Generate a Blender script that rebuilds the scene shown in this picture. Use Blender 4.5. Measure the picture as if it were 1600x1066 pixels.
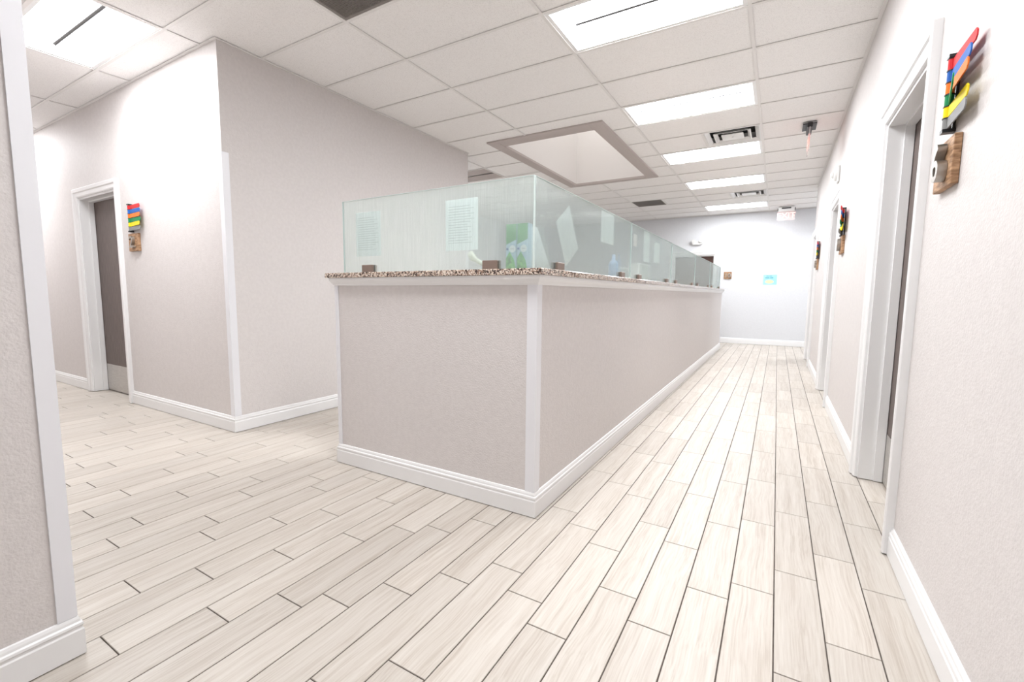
import bpy, bmesh, math, random
from mathutils import Matrix, Vector

for o in list(bpy.data.objects):
    bpy.data.objects.remove(o)
S = bpy.context.scene
COL = S.collection

# ------------------------------------------------------------------ camera
CAMLOC = Vector((0.26566, -2.98034, 1.14318))
CR = Vector((0.85594, 0.51703, 0.00711)); CU = Vector((-0.05828, 0.0828, 0.99486)); CF = Vector((-0.51378, 0.85196, -0.10101))
FPX, PPX, PPY = 716.344, 780.287, 531.391
cd = bpy.data.cameras.new('camera'); cam = bpy.data.objects.new('camera', cd); COL.objects.link(cam)
cd.sensor_fit = 'HORIZONTAL'; cd.sensor_width = 36.0; cd.lens = FPX * 36.0 / 1600.0
cd.shift_x = (800.0 - PPX) / 1600.0; cd.shift_y = (PPY - 533.0) / 1600.0
cd.clip_start = 0.02; cd.clip_end = 100
mw = Matrix((CR, CU, -CF)).transposed().to_4x4(); mw.translation = CAMLOC
cam.matrix_world = mw
S.camera = cam

# ------------------------------------------------------------------ world, exposure
w = bpy.data.worlds.new('world'); S.world = w; w.use_nodes = True
w.node_tree.nodes['Background'].inputs[0].default_value = (0.85, 0.92, 1.0, 1)
w.node_tree.nodes['Background'].inputs[1].default_value = 0.6
S.view_settings.view_transform = 'Standard'
try: S.view_settings.look = 'None'
except Exception: pass
S.view_settings.gamma = 1.0
S.view_settings.use_curve_mapping = False
S.view_settings.exposure = 0.87
LAMP = 17.0          # luminance of the ceiling light lenses
SKY = 0.95            # luminance of the skylight dome

# ------------------------------------------------------------------ measures (metres)
T = 0.6096
H = 3.029
XR = 0.762                     # right wall face
XB, YB = -3.455, -0.963        # corner of the block on the left
YBE = 2.323                    # far end of that block
XC, YC, XCL, YCE = -0.743, -0.9555, -2.205, 7.80   # counter corner, left end, far end
YBACK = 9.22
XN, YN = -1.558, -2.516        # end of the near left wall
YE = 6.97                      # far end of the right wall
GT = 1.266                     # top of granite

# ------------------------------------------------------------------ materials
def mat(name):
    m = bpy.data.materials.new(name); m.use_nodes = True
    nt = m.node_tree; b = nt.nodes['Principled BSDF']
    return m, nt, b
def N(nt, t, **k):
    n = nt.nodes.new(t)
    for a, v in k.items():
        if a.startswith('i_'): n.inputs[a[2:].replace('_', ' ')].default_value = v
        else: setattr(n, a, v)
    return n
def plain(name, col, rough=0.5, metal=0.0, spec=0.5):
    m, nt, b = mat(name)
    b.inputs['Base Color'].default_value = (*col, 1); b.inputs['Roughness'].default_value = rough
    b.inputs['Metallic'].default_value = metal
    b.inputs['Specular IOR Level'].default_value = spec
    return m
def noisy(name, c1, c2, scale, rough=0.6, bump=0.0, bscale=None, stretch=(1, 1, 1), detail=3.0, dist=0.004, metal=0.0, spec=0.4, lo=0.35, hi=0.65):
    m, nt, b = mat(name); L = nt.links.new
    g = N(nt, 'ShaderNodeNewGeometry'); mp = N(nt, 'ShaderNodeMapping'); mp.inputs['Scale'].default_value = stretch
    L(g.outputs['Position'], mp.inputs['Vector'])
    n = N(nt, 'ShaderNodeTexNoise'); n.inputs['Scale'].default_value = scale; n.inputs['Detail'].default_value = detail
    L(mp.outputs[0], n.inputs['Vector'])
    r = N(nt, 'ShaderNodeValToRGB'); r.color_ramp.elements[0].position = lo; r.color_ramp.elements[1].position = hi
    r.color_ramp.elements[0].color = (*c1, 1); r.color_ramp.elements[1].color = (*c2, 1)
    L(n.outputs['Fac'], r.inputs['Fac']); L(r.outputs[0], b.inputs['Base Color'])
    b.inputs['Roughness'].default_value = rough; b.inputs['Metallic'].default_value = metal; b.inputs['Specular IOR Level'].default_value = spec
    if bump:
        n2 = N(nt, 'ShaderNodeTexNoise'); n2.inputs['Scale'].default_value = bscale or scale; n2.inputs['Detail'].default_value = 2.0
        L(mp.outputs[0], n2.inputs['Vector'])
        bp = N(nt, 'ShaderNodeBump'); bp.inputs['Strength'].default_value = bump; bp.inputs['Distance'].default_value = dist
        L(n2.outputs['Fac'], bp.inputs['Height']); L(bp.outputs[0], b.inputs['Normal'])
    return m
def emit(name, col, s):
    m, nt, b = mat(name)
    b.inputs['Base Color'].default_value = (0.8, 0.8, 0.8, 1)
    b.inputs['Emission Color'].default_value = (*col, 1); b.inputs['Emission Strength'].default_value = s
    return m

M = {}
M['wall'] = noisy('greige_textured_wall', (0.65, 0.613, 0.60), (0.68, 0.643, 0.63), 40, 0.6, 0.5, 115, detail=2, dist=0.003)
M['wall_back'] = noisy('wall_lit_tint', (0.66, 0.668, 0.69), (0.68, 0.688, 0.71), 40, 0.55, 0.3, 130, detail=2, dist=0.003)  # wall colour lifted and blued in place of daylight reaching these walls
M['white'] = plain('white_paint', (0.82, 0.815, 0.815), 0.32)
M['guard'] = plain('white_vinyl', (0.79, 0.79, 0.82), 0.3)
M['tile'] = noisy('mineral_fibre_tile', (0.77, 0.752, 0.742), (0.93, 0.915, 0.905), 210, 0.9, 0.35, 240, detail=2, dist=0.002, spec=0.1, lo=0.30, hi=0.48)
M['tee'] = plain('painted_tee', (0.82, 0.80, 0.785), 0.5)
M['slab'] = plain('plenum_slab', (0.5, 0.48, 0.46), 0.9)
M['taupe'] = plain('taupe_paint', (0.50, 0.445, 0.425), 0.6)
M['shaft'] = plain('shaft_paint', (0.80, 0.775, 0.76), 0.7)
M['grout'] = noisy('dark_grout', (0.075, 0.06, 0.05), (0.12, 0.10, 0.088), 30, 0.9)
M['door'] = noisy('brown_laminate', (0.105, 0.078, 0.07), (0.16, 0.122, 0.11), 9, 0.45, 0, stretch=(14, 14, 1), detail=4)
M['door_red'] = noisy('dark_red_brown_laminate', (0.09, 0.045, 0.035), (0.13, 0.07, 0.055), 9, 0.45, 0, stretch=(14, 14, 1))
M['steel'] = noisy('brushed_steel', (0.50, 0.48, 0.46), (0.62, 0.60, 0.57), 12, 0.42, 0, stretch=(1, 1, 25), metal=0.75)
M['nickel'] = plain('satin_nickel', (0.42, 0.39, 0.355), 0.4, 1.0)
M['bronze'] = plain('bronze_clamp', (0.235, 0.175, 0.145), 0.38, 0.35)
M['black'] = plain('black_plastic', (0.012, 0.012, 0.014), 0.4)
M['dark'] = plain('dark_gap', (0.01, 0.01, 0.01), 0.8)
M['grille'] = plain('grey_grille', (0.26, 0.235, 0.215), 0.6)
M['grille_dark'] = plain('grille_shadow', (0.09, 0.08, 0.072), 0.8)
M['wood'] = noisy('rustic_wood', (0.22, 0.115, 0.055), (0.50, 0.30, 0.17), 22, 0.6, 0.2, 22, stretch=(1, 1, 5), detail=5)
def papermat():
    m = bpy.data.materials.new('paper'); m.use_nodes = True; nt = m.node_tree; nt.nodes.clear(); L = nt.links.new
    out = N(nt, 'ShaderNodeOutputMaterial'); a = N(nt, 'ShaderNodeBsdfDiffuse'); a.inputs[0].default_value = (0.93, 0.94, 0.94, 1)
    b = N(nt, 'ShaderNodeBsdfTranslucent'); b.inputs[0].default_value = (0.93, 0.94, 0.94, 1)
    x = N(nt, 'ShaderNodeMixShader'); x.inputs[0].default_value = 0.45; L(a.outputs[0], x.inputs[1]); L(b.outputs[0], x.inputs[2]); L(x.outputs[0], out.inputs['Surface']); return m
M['paper'] = papermat()
M['ink'] = plain('grey_ink', (0.60, 0.62, 0.62), 0.8)
M['plastic'] = plain('white_plastic', (0.80, 0.80, 0.79), 0.35)
M['plastic_grey'] = plain('grey_plastic', (0.42, 0.42, 0.43), 0.4)
M['cream'] = plain('cream_plastic', (0.80, 0.78, 0.66), 0.4)
M['lens'] = emit('light_lens', (0.98, 1.0, 1.025), LAMP)
M['reflector'] = plain('white_reflector', (0.88, 0.88, 0.88), 0.4)
M['bar'] = plain('grey_lamp_bar', (0.33, 0.33, 0.34), 0.5)
M['dome'] = emit('skylight_dome', (1.0, 0.98, 0.96), SKY)
M['red_led'] = emit('red_letters', (1.0, 0.16, 0.09), 0.7)
for n, c in dict(red=(0.62, 0.03, 0.035), blue=(0.03, 0.13, 0.45), orange=(0.85, 0.20, 0.03), green=(0.02, 0.24, 0.09), yellow=(0.88, 0.66, 0.02), grey=(0.25, 0.25, 0.25)).items():
    M['flag_' + n] = plain('flag_' + n, c, 0.6, 0.0, 0.15)
M['poster'] = plain('sky_blue_print', (0.34, 0.72, 0.86), 0.5)
M['poster_dark'] = plain('teal_print', (0.10, 0.32, 0.42), 0.5)
M['poster_yellow'] = plain('pale_yellow_print', (0.85, 0.74, 0.40), 0.5)
M['poster_edge'] = plain('pale_print', (0.60, 0.84, 0.86), 0.5)
M['boxgreen'] = plain('green_print', (0.09, 0.30, 0.10), 0.45)
M['boxblue'] = plain('pale_blue_print', (0.42, 0.55, 0.68), 0.45)
M['navy'] = plain('navy_print', (0.03, 0.06, 0.25), 0.45)
M['bluebottle'] = plain('pale_blue_plastic', (0.35, 0.5, 0.75), 0.4)
M['pink'] = plain('pale_pink_paper', (0.82, 0.72, 0.72), 0.8)

def foliage():
    m, nt, b = mat('leaf_print'); L = nt.links.new
    g = N(nt, 'ShaderNodeNewGeometry'); v = N(nt, 'ShaderNodeTexVoronoi'); v.inputs['Scale'].default_value = 85
    L(g.outputs['Position'], v.inputs['Vector'])
    r = N(nt, 'ShaderNodeValToRGB'); e = r.color_ramp.elements
    e[0].position = 0.0; e[0].color = (0.02, 0.12, 0.03, 1); e[1].position = 1.0; e[1].color = (0.30, 0.62, 0.16, 1)
    x = e.new(0.35); x.color = (0.09, 0.36, 0.08, 1); x = e.new(0.7); x.color = (0.16, 0.48, 0.12, 1)
    L(v.outputs['Color'], r.inputs['Fac']); L(r.outputs[0], b.inputs['Base Color']); return m
M['leaf'] = foliage()

def granite():
    m, nt, b = mat('speckled_granite'); L = nt.links.new
    g = N(nt, 'ShaderNodeNewGeometry'); v = N(nt, 'ShaderNodeTexVoronoi'); v.inputs['Scale'].default_value = 150
    L(g.outputs['Position'], v.inputs['Vector'])
    r = N(nt, 'ShaderNodeValToRGB'); r.color_ramp.interpolation = 'CONSTANT'; e = r.color_ramp.elements
    e[0].position = 0; e[0].color = (0.05, 0.032, 0.028, 1); e[1].position = 0.2; e[1].color = (0.30, 0.20, 0.15, 1)
    for p, c in ((0.36, (0.62, 0.50, 0.41)), (0.55, (0.45, 0.35, 0.29)), (0.68, (0.74, 0.65, 0.56)), (0.88, (0.15, 0.11, 0.09))):
        x = e.new(p); x.color = (*c, 1)
    sp = N(nt, 'ShaderNodeSeparateColor'); L(v.outputs['Color'], sp.inputs[0])
    L(sp.outputs[0], r.inputs['Fac']); L(r.outputs[0], b.inputs['Base Color']); b.inputs['Roughness'].default_value = 0.12
    return m
M['granite'] = granite()

def plankmat():
    m, nt, b = mat('vein_cut_porcelain'); L = nt.links.new
    g = N(nt, 'ShaderNodeNewGeometry'); oi = N(nt, 'ShaderNodeObjectInfo')
    ad = N(nt, 'ShaderNodeMath', operation='ADD'); L(oi.outputs['Random'], ad.inputs[0]); L(g.outputs['Random Per Island'], ad.inputs[1])
    fr = N(nt, 'ShaderNodeMath', operation='FRACT'); L(ad.outputs[0], fr.inputs[0])
    mu = N(nt, 'ShaderNodeMath', operation='MULTIPLY'); mu.inputs[1].default_value = 57.0; L(fr.outputs[0], mu.inputs[0])
    cb = N(nt, 'ShaderNodeCombineXYZ'); L(mu.outputs[0], cb.inputs['X']); L(mu.outputs[0], cb.inputs['Y'])
    va = N(nt, 'ShaderNodeVectorMath', operation='ADD'); L(g.outputs['Position'], va.inputs[0]); L(cb.outputs[0], va.inputs[1])
    # slow bend of the veins
    wv = N(nt, 'ShaderNodeTexNoise'); wv.inputs['Scale'].default_value = 3.2; wv.inputs['Detail'].default_value = 1.0; L(va.outputs[0], wv.inputs['Vector'])
    ws = N(nt, 'ShaderNodeVectorMath', operation='SCALE'); ws.inputs['Scale'].default_value = 0.03; L(wv.outputs['Color'], ws.inputs[0])
    vb = N(nt, 'ShaderNodeVectorMath', operation='ADD'); L(va.outputs[0], vb.inputs[0]); L(ws.outputs[0], vb.inputs[1])
    mp = N(nt, 'ShaderNodeMapping'); mp.inputs['Scale'].default_value = (1.0, 0.022, 1.0); L(vb.outputs[0], mp.inputs['Vector'])
    n1 = N(nt, 'ShaderNodeTexNoise'); n1.inputs['Scale'].default_value = 170; n1.inputs['Detail'].default_value = 5; n1.inputs['Roughness'].default_value = 0.6; L(mp.outputs[0], n1.inputs['Vector'])
    n2 = N(nt, 'ShaderNodeTexNoise'); n2.inputs['Scale'].default_value = 34; n2.inputs['Detail'].default_value = 3; L(mp.outputs[0], n2.inputs['Vector'])
    mx = N(nt, 'ShaderNodeMath', operation='MULTIPLY_ADD'); mx.inputs[1].default_value = 0.6
    h2 = N(nt, 'ShaderNodeMath', operation='MULTIPLY'); h2.inputs[1].default_value = 0.4; L(n2.outputs['Fac'], h2.inputs[0])
    L(n1.outputs['Fac'], mx.inputs[0]); L(h2.outputs[0], mx.inputs[2])
    r = N(nt, 'ShaderNodeValToRGB'); e = r.color_ramp.elements
    e[0].position = 0.34; e[0].color = (0.435, 0.38, 0.325, 1); e[1].position = 0.66; e[1].color = (0.60, 0.56, 0.51, 1)
    x = e.new(0.50); x.color = (0.54, 0.492, 0.44, 1)
    L(mx.outputs[0], r.inputs['Fac'])
    hs = N(nt, 'ShaderNodeHueSaturation'); mr = N(nt, 'ShaderNodeMapRange'); mr.inputs['To Min'].default_value = 0.94; mr.inputs['To Max'].default_value = 1.06
    L(fr.outputs[0], mr.inputs['Value']); L(mr.outputs[0], hs.inputs['Value']); L(r.outputs[0], hs.inputs['Color'])
    L(hs.outputs[0], b.inputs['Base Color'])
    b.inputs['Roughness'].default_value = 0.42; b.inputs['Specular IOR Level'].default_value = 0.28
    return m
M['plank'] = plankmat()

def glassmat():
    m = bpy.data.materials.new('reeded_frosted_glass'); m.use_nodes = True
    nt = m.node_tree; nt.nodes.clear(); L = nt.links.new
    out = N(nt, 'ShaderNodeOutputMaterial')
    g = N(nt, 'ShaderNodeNewGeometry'); mp = N(nt, 'ShaderNodeMapping'); mp.inputs['Scale'].default_value = (1, 1, 0.02); L(g.outputs['Position'], mp.inputs['Vector'])
    n = N(nt, 'ShaderNodeTexNoise'); n.inputs['Scale'].default_value = 260; n.inputs['Detail'].default_value = 2; L(mp.outputs[0], n.inputs['Vector'])
    mr = N(nt, 'ShaderNodeMapRange'); mr.inputs['From Min'].default_value = 0.3; mr.inputs['From Max'].default_value = 0.7; mr.inputs['To Min'].default_value = 0.11; mr.inputs['To Max'].default_value = 0.22
    L(n.outputs['Fac'], mr.inputs['Value'])
    bp = N(nt, 'ShaderNodeBump'); bp.inputs['Strength'].default_value = 0.5; bp.inputs['Distance'].default_value = 0.004; L(n.outputs['Fac'], bp.inputs['Height'])
    tr = N(nt, 'ShaderNodeBsdfTransparent'); tr.inputs[0].default_value = (0.945, 0.985, 0.975, 1)
    rf = N(nt, 'ShaderNodeBsdfRefraction'); rf.inputs['Color'].default_value = (0.945, 0.985, 0.975, 1); rf.inputs['Roughness'].default_value = 0.27; rf.inputs['IOR'].default_value = 1.15
    m0 = N(nt, 'ShaderNodeMixShader'); m0.inputs[0].default_value = 0.35; L(tr.outputs[0], m0.inputs[1]); L(rf.outputs[0], m0.inputs[2])
    tl = N(nt, 'ShaderNodeBsdfTranslucent'); tl.inputs[0].default_value = (0.90, 0.985, 0.97, 1)
    df = N(nt, 'ShaderNodeBsdfDiffuse'); df.inputs[0].default_value = (0.82, 0.91, 0.895, 1)
    L(bp.outputs[0], tl.inputs['Normal']); L(bp.outputs[0], df.inputs['Normal'])
    m1 = N(nt, 'ShaderNodeMixShader'); m1.inputs[0].default_value = 0.8; L(tl.outputs[0], m1.inputs[1]); L(df.outputs[0], m1.inputs[2])
    m2 = N(nt, 'ShaderNodeMixShader'); L(mr.outputs[0], m2.inputs[0]); L(m0.outputs[0], m2.inputs[1]); L(m1.outputs[0], m2.inputs[2])
    gl = N(nt, 'ShaderNodeBsdfGlossy'); gl.inputs['Roughness'].default_value = 0.15; L(bp.outputs[0], gl.inputs['Normal'])
    m3 = N(nt, 'ShaderNodeMixShader'); m3.inputs[0].default_value = 0.05; L(m2.outputs[0], m3.inputs[1]); L(gl.outputs[0], m3.inputs[2])
    L(m3.outputs[0], out.inputs['Surface']); return m
M['glass'] = glassmat()
M['glass_edge'] = plain('pale_green_glass_edge', (0.66, 0.76, 0.74), 0.3)
def acrylic():
    m = bpy.data.materials.new('clear_acrylic'); m.use_nodes = True; nt = m.node_tree; nt.nodes.clear(); L = nt.links.new
    out = N(nt, 'ShaderNodeOutputMaterial'); tr = N(nt, 'ShaderNodeBsdfTransparent'); tr.inputs[0].default_value = (1, 0.95, 0.94, 1)
    pb = N(nt, 'ShaderNodeBsdfPrincipled'); pb.inputs['Base Color'].default_value = (0.88, 0.82, 0.81, 1); pb.inputs['Roughness'].default_value = 0.15
    mx = N(nt, 'ShaderNodeMixShader'); mx.inputs[0].default_value = 0.45; L(tr.outputs[0], mx.inputs[1]); L(pb.outputs[0], mx.inputs[2]); L(mx.outputs[0], out.inputs['Surface']); return m
M['acrylic'] = acrylic()

# ------------------------------------------------------------------ mesh helpers
class B:
    """collects shapes and links them as one mesh object; fn maps local (u, d, z) to world"""
    def __init__(s, fn=None): s.v = []; s.f = []; s.fn = fn
    def add(s, vs, fs):
        k = len(s.v)
        for p in vs:
            p = tuple(p); s.v.append(s.fn(*p) if s.fn else p)
        for f in fs: s.f.append([k + i for i in f])
        return s
    def box(s, x0, x1, y0, y1, z0, z1):
        return s.add([(x, y, z) for z in (z0, z1) for y in (y0, y1) for x in (x0, x1)],
                     [(0, 2, 3, 1), (4, 5, 7, 6), (0, 1, 5, 4), (2, 6, 7, 3), (0, 4, 6, 2), (1, 3, 7, 5)])
    def cyl(s, c, ax, r, h, n=20, r2=None):
        r2 = r if r2 is None else r2; ax = Vector(ax).normalized(); c = Vector(c)
        a = ax.orthogonal().normalized(); b = ax.cross(a)
        vs = []
        for k, rr in ((0, r), (h, r2)):
            for i in range(n):
                t = 2 * math.pi * i / n
                vs.append(c + ax * k + (a * math.cos(t) + b * math.sin(t)) * rr)
        fs = [(i, (i + 1) % n, n + (i + 1) % n, n + i) for i in range(n)]
        fs += [tuple(range(n))[::-1], tuple(range(n, 2 * n))]
        return s.add(vs, fs)
    def loft(s, rings, closed=True, cap=True):
        n = len(rings[0]); vs = [p for r in rings for p in r]; fs = []
        for k in range(len(rings) - 1):
            for i in range(n if closed else n - 1):
                j = (i + 1) % n
                fs.append((k * n + i, k * n + j, (k + 1) * n + j, (k + 1) * n + i))
        if cap and closed:
            fs.append(tuple(range(n))[::-1]); fs.append(tuple((len(rings) - 1) * n + i for i in range(n)))
        return s.add(vs, fs)
    def mesh(s, name, bevel=0, off=(0, 0, 0), smooth=False):
        me = bpy.data.meshes.new(name); o = Vector(off)
        me.from_pydata([tuple(Vector(p) - o) for p in s.v], [], s.f)
        bm = bmesh.new(); bm.from_mesh(me)
        bmesh.ops.recalc_face_normals(bm, faces=bm.faces)
        if bevel:
            bmesh.ops.bevel(bm, geom=bm.edges[:], offset=bevel, segments=1, affect='EDGES', clamp_overlap=True)
        bm.to_mesh(me); bm.free()
        if smooth: me.polygons.foreach_set('use_smooth', [True] * len(me.polygons))
        return me
    def build(s, name, m, parent=None, bevel=0, smooth=False, kind=None):
        xs, ys, zs = zip(*s.v)
        org = Vector(((min(xs) + max(xs)) / 2, (min(ys) + max(ys)) / 2, min(zs)))
        me = s.mesh(name, bevel, org, smooth); me.materials.append(M[m] if isinstance(m, str) else m)
        o = bpy.data.objects.new(name, me); COL.objects.link(o)
        place(o, org, parent)
        if kind: o['kind'] = kind
        return o
WLOC = {}
def place(o, org, parent):
    org = Vector(org); WLOC[o.name] = org
    if parent is not None:
        o.parent = parent; o.location = org - WLOC[parent.name]
    else: o.location = org
def thing(name, loc, label=None, cat=None, group=None, kind=None):
    o = bpy.data.objects.new(name, None); COL.objects.link(o); place(o, loc, None)
    tag(o, label, cat, group, kind); o.empty_display_size = 0.05
    return o
def tag(o, label=None, cat=None, group=None, kind=None):
    if label: o['label'] = label
    if cat: o['category'] = cat
    if group: o['group'] = group
    if kind: o['kind'] = kind
    return o
def struct(o): o['kind'] = 'structure'; return o
def sweep(path, prof, caps=True, fn=None):
    """path: xy points; prof: (offset to the left of travel, z); mitred"""
    P = [Vector(p) for p in path]; n = len(P); rings = []
    for i in range(n):
        d0 = (P[i] - P[i - 1]).normalized() if i else (P[1] - P[0]).normalized()
        d1 = (P[i + 1] - P[i]).normalized() if i < n - 1 else d0
        n0 = Vector((-d0.y, d0.x)); n1 = Vector((-d1.y, d1.x))
        mt = n0 + n1; mt = mt / mt.dot(n0)
        rings.append([(P[i].x + mt.x * a, P[i].y + mt.y * a, z) for a, z in prof])
    b = B(fn); b.loft(rings, True, caps); return b
def text_part(body, size, depth, m, parent, org, ux, uz, name, bold=0.0):
    """flat text as mesh; ux = reading direction, uz = up direction; depth along ux x uz"""
    cu = bpy.data.curves.new(name, 'FONT'); cu.body = body; cu.size = size; cu.extrude = depth / 2; cu.align_x = 'CENTER'; cu.align_y = 'CENTER'; cu.offset = bold
    cu.resolution_u = 4
    to = bpy.data.objects.new('tmp', cu); COL.objects.link(to)
    dg = bpy.context.evaluated_depsgraph_get(); me = bpy.data.meshes.new_from_object(to.evaluated_get(dg))
    bpy.data.objects.remove(to); bpy.data.curves.remove(cu)
    ux = Vector(ux); uz = Vector(uz); un = ux.cross(uz)
    for v in me.vertices: v.co = ux * v.co.x + uz * v.co.y + un * v.co.z
    me.materials.clear(); me.materials.append(M[m]); me.name = name
    o = bpy.data.objects.new(name, me); COL.objects.link(o); place(o, org, parent); return o

# ------------------------------------------------------------------ floor
ROW0, RW, PL = 0.02576, 0.14735, 0.6125
PH = {-35: -1.29, -31: -1.30, -29: -1.40, -28: -1.73, -27: -1.88, -26: -1.59, -25: -1.91, -24: -1.79, -23: -1.45, -22: -1.99, -21: -1.65, -20: -1.93,
      -19: -2.14, -18: -1.77, -17: -2.04, -16: -2.19, -15: -1.835, -14: -1.93, -13: -2.28, -12: -2.09, -11: -2.45, -10: -2.19, -9: -2.01, -8: -1.92,
      -7: -1.75, -6: -1.58, -5: -2.02, -4: -1.53, -3: -1.65, -2: -1.32, -1: -1.45, 0: -1.14, 1: -1.02, 2: -1.44, 3: -1.21, 4: -0.79, 5: 0.20}
SOLID = [(XCL, XC, YC, YCE, 0, GT), (-12, XB, YB, YBE, 0, H), (-12, XN, -8, YN, 0, H), (XR, 5, -8, YE, 0, H)]
OPEN = [(XB, XR + 0.13, YB, YBACK), (-9.2, XR, YN, YB), (-9.2, XB, YB - 0.01, YB + 0.13), (XN, XR, -8.0, YN), (-6.1, XB, YBE, YBACK), (XR, 3.6, YE, YBACK)]
def hidden(p):
    d = Vector(p) - CAMLOC
    for x0, x1, y0, y1, z0, z1 in SOLID:
        t0, t1 = 0.0, 0.995
        for c, a, b in ((0, x0, x1), (1, y0, y1), (2, z0, z1)):
            if abs(d[c]) < 1e-9:
                if not a < CAMLOC[c] < b: t0 = 2
                continue
            ta, tb = (a - CAMLOC[c]) / d[c], (b - CAMLOC[c]) / d[c]
            if ta > tb: ta, tb = tb, ta
            t0 = max(t0, ta); t1 = min(t1, tb)
        if t0 < t1: return True
    return False
def project(p):
    d = Vector(p) - CAMLOC; z = d.dot(CF)
    if z < 0.05: return None
    return PPX + FPX * d.dot(CR) / z, PPY - FPX * d.dot(CU) / z
rnd = random.Random(7)
planks = []
for r in range(-64, 25):
    x0 = ROW0 + r * RW; ph = PH.get(r, -1.5 + 0.37 * ((r * 7) % 5) + rnd.uniform(-0.05, 0.05))
    k0 = math.floor((-4.6 - ph) / PL)
    for k in range(k0, k0 + 24):
        y0 = ph + k * PL
        if y0 > YBACK: break
        if x0 > XR - 0.02 and y0 + PL < YE and not (r == 5): continue
        cx, cy = x0 + RW / 2, y0 + PL / 2
        ok = False; vis = 0
        for i in range(4):
            for j in range(9):
                px, py = x0 + RW * (i + 0.5) / 4, y0 + PL * (j + 0.5) / 9
                if any(a < px < b and c < py < d for a, b, c, d in OPEN) and not (XCL < px < XC and YC < py < YCE + 0.05 and False):
                    ok = True
                    q = project((px, py, 0))
                    if q and 0 < q[0] < 1600 and 0 < q[1] < 1066 and not hidden((px, py, 0.001)):
                        z = (Vector((px, py, 0)) - CAMLOC).dot(CF); vis += FPX * FPX * 1.14 / z ** 3
        if ok: planks.append((vis, x0, y0))
planks.sort(reverse=True)
fl = B().box(-9.4, 3.8, -8.2, YBACK + 0.2, -0.08, -0.0035).build('floor', 'grout'); struct(fl)
G = 0.0021
def plank_shape(b, x0, y0):
    xa, xb, ya, yb = x0 + G, x0 + RW - G, y0 + G, y0 + PL - G; c = 0.0012
    b.loft([[(xa, ya, -0.0036), (xb, ya, -0.0036), (xb, yb, -0.0036), (xa, yb, -0.0036)],
            [(xa, ya, -c), (xb, ya, -c), (xb, yb, -c), (xa, yb, -c)],
            [(xa + c, ya + c, 0), (xb - c, ya + c, 0), (xb - c, yb - c, 0), (xa + c, yb - c, 0)]])
pb = B(); plank_shape(pb, -RW / 2, -PL / 2); pme = pb.mesh('plank'); pme.materials.append(M['plank'])
rest = B()
for i, (v, x0, y0) in enumerate(planks):
    if i < 300 and v > 0:
        o = bpy.data.objects.new('plank', pme); COL.objects.link(o)
        place(o, (x0 + RW / 2, y0 + PL / 2, 0.0), fl)
    else: plank_shape(rest, x0, y0)
o = rest.build('far_planks', 'plank', fl, kind='stuff')

# ------------------------------------------------------------------ ceiling
TILEZ = H + 0.007
ce = B()
SKO = (-2.985, -1.485, 2.06, 4.83); SKI = (-2.84, -1.65, 2.27, 4.72)
LIGHTS = [(-1, 0), (-1, 3), (-1, 6), (-1, 9), (-1, 13), (-4, -3), (-7, -3), (1, 12), (-1, -3), (-1, -10), (-5, 6)]      # (column of two modules, row); side corridor, far behind and last ones are added fill
LIGHTS_ROWOFF = {13: 0.06}
VENT2 = [(-4 * T, -2), (-4 * T, 11)]      # 2x2 grey grilles, left edge and row
DIFF = [(-T, 5), (-T, 11)]                # 2x2 diffusers
cells_taken = []
for c, r in LIGHTS: cells_taken.append((c * 2 * T, (c + 1) * 2 * T, r * T, (r + 1) * T))
for x, r in VENT2 + DIFF: cells_taken.append((x, x + T, r * T, (r + 1) * T))
slotcell = (-8 * T, -6 * T, 5 * T, 6 * T)
cells_taken.append(slotcell)
cells_taken.append(SKO)
for x0, x1, y0, y1 in [(-9.4, -2.99, -8.2, 9.4), (-1.48, 3.8, -8.2, 9.4), (-2.99, -1.48, -8.2, 2.05), (-2.99, -1.48, 4.84, 9.4)]:
    ce.box(x0, x1, y0, y1, H + 0.30, H + 0.40)
ceil = struct(ce.build('ceiling', 'slab'))
ROOM = [(XB - 0.02, XR + 0.02, YB, YBACK + 0.02), (-9.2, XR + 0.02, YN - 0.02, YB), (XN - 0.02, XR + 0.02, -8.0, YN - 0.02), (-6.1, XB - 0.02, YBE - 0.02, YBACK + 0.02), (XR + 0.02, 3.6, YE - 0.02, YBACK + 0.02)]
def sub(rects, h):
    out = []
    for a, b, c, d in rects:
        x0, x1, y0, y1 = max(a, h[0]), min(b, h[1]), max(c, h[2]), min(d, h[3])
        if x1 - x0 < 1e-4 or y1 - y0 < 1e-4: out.append((a, b, c, d)); continue
        if a < x0: out.append((a, x0, c, d))
        if x1 < b: out.append((x1, b, c, d))
        if c < y0: out.append((x0, x1, c, y0))
        if y1 < d: out.append((x0, x1, y1, d))
    return [q for q in out if q[1] - q[0] > 0.004 and q[3] - q[2] > 0.004]
full = {}
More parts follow.
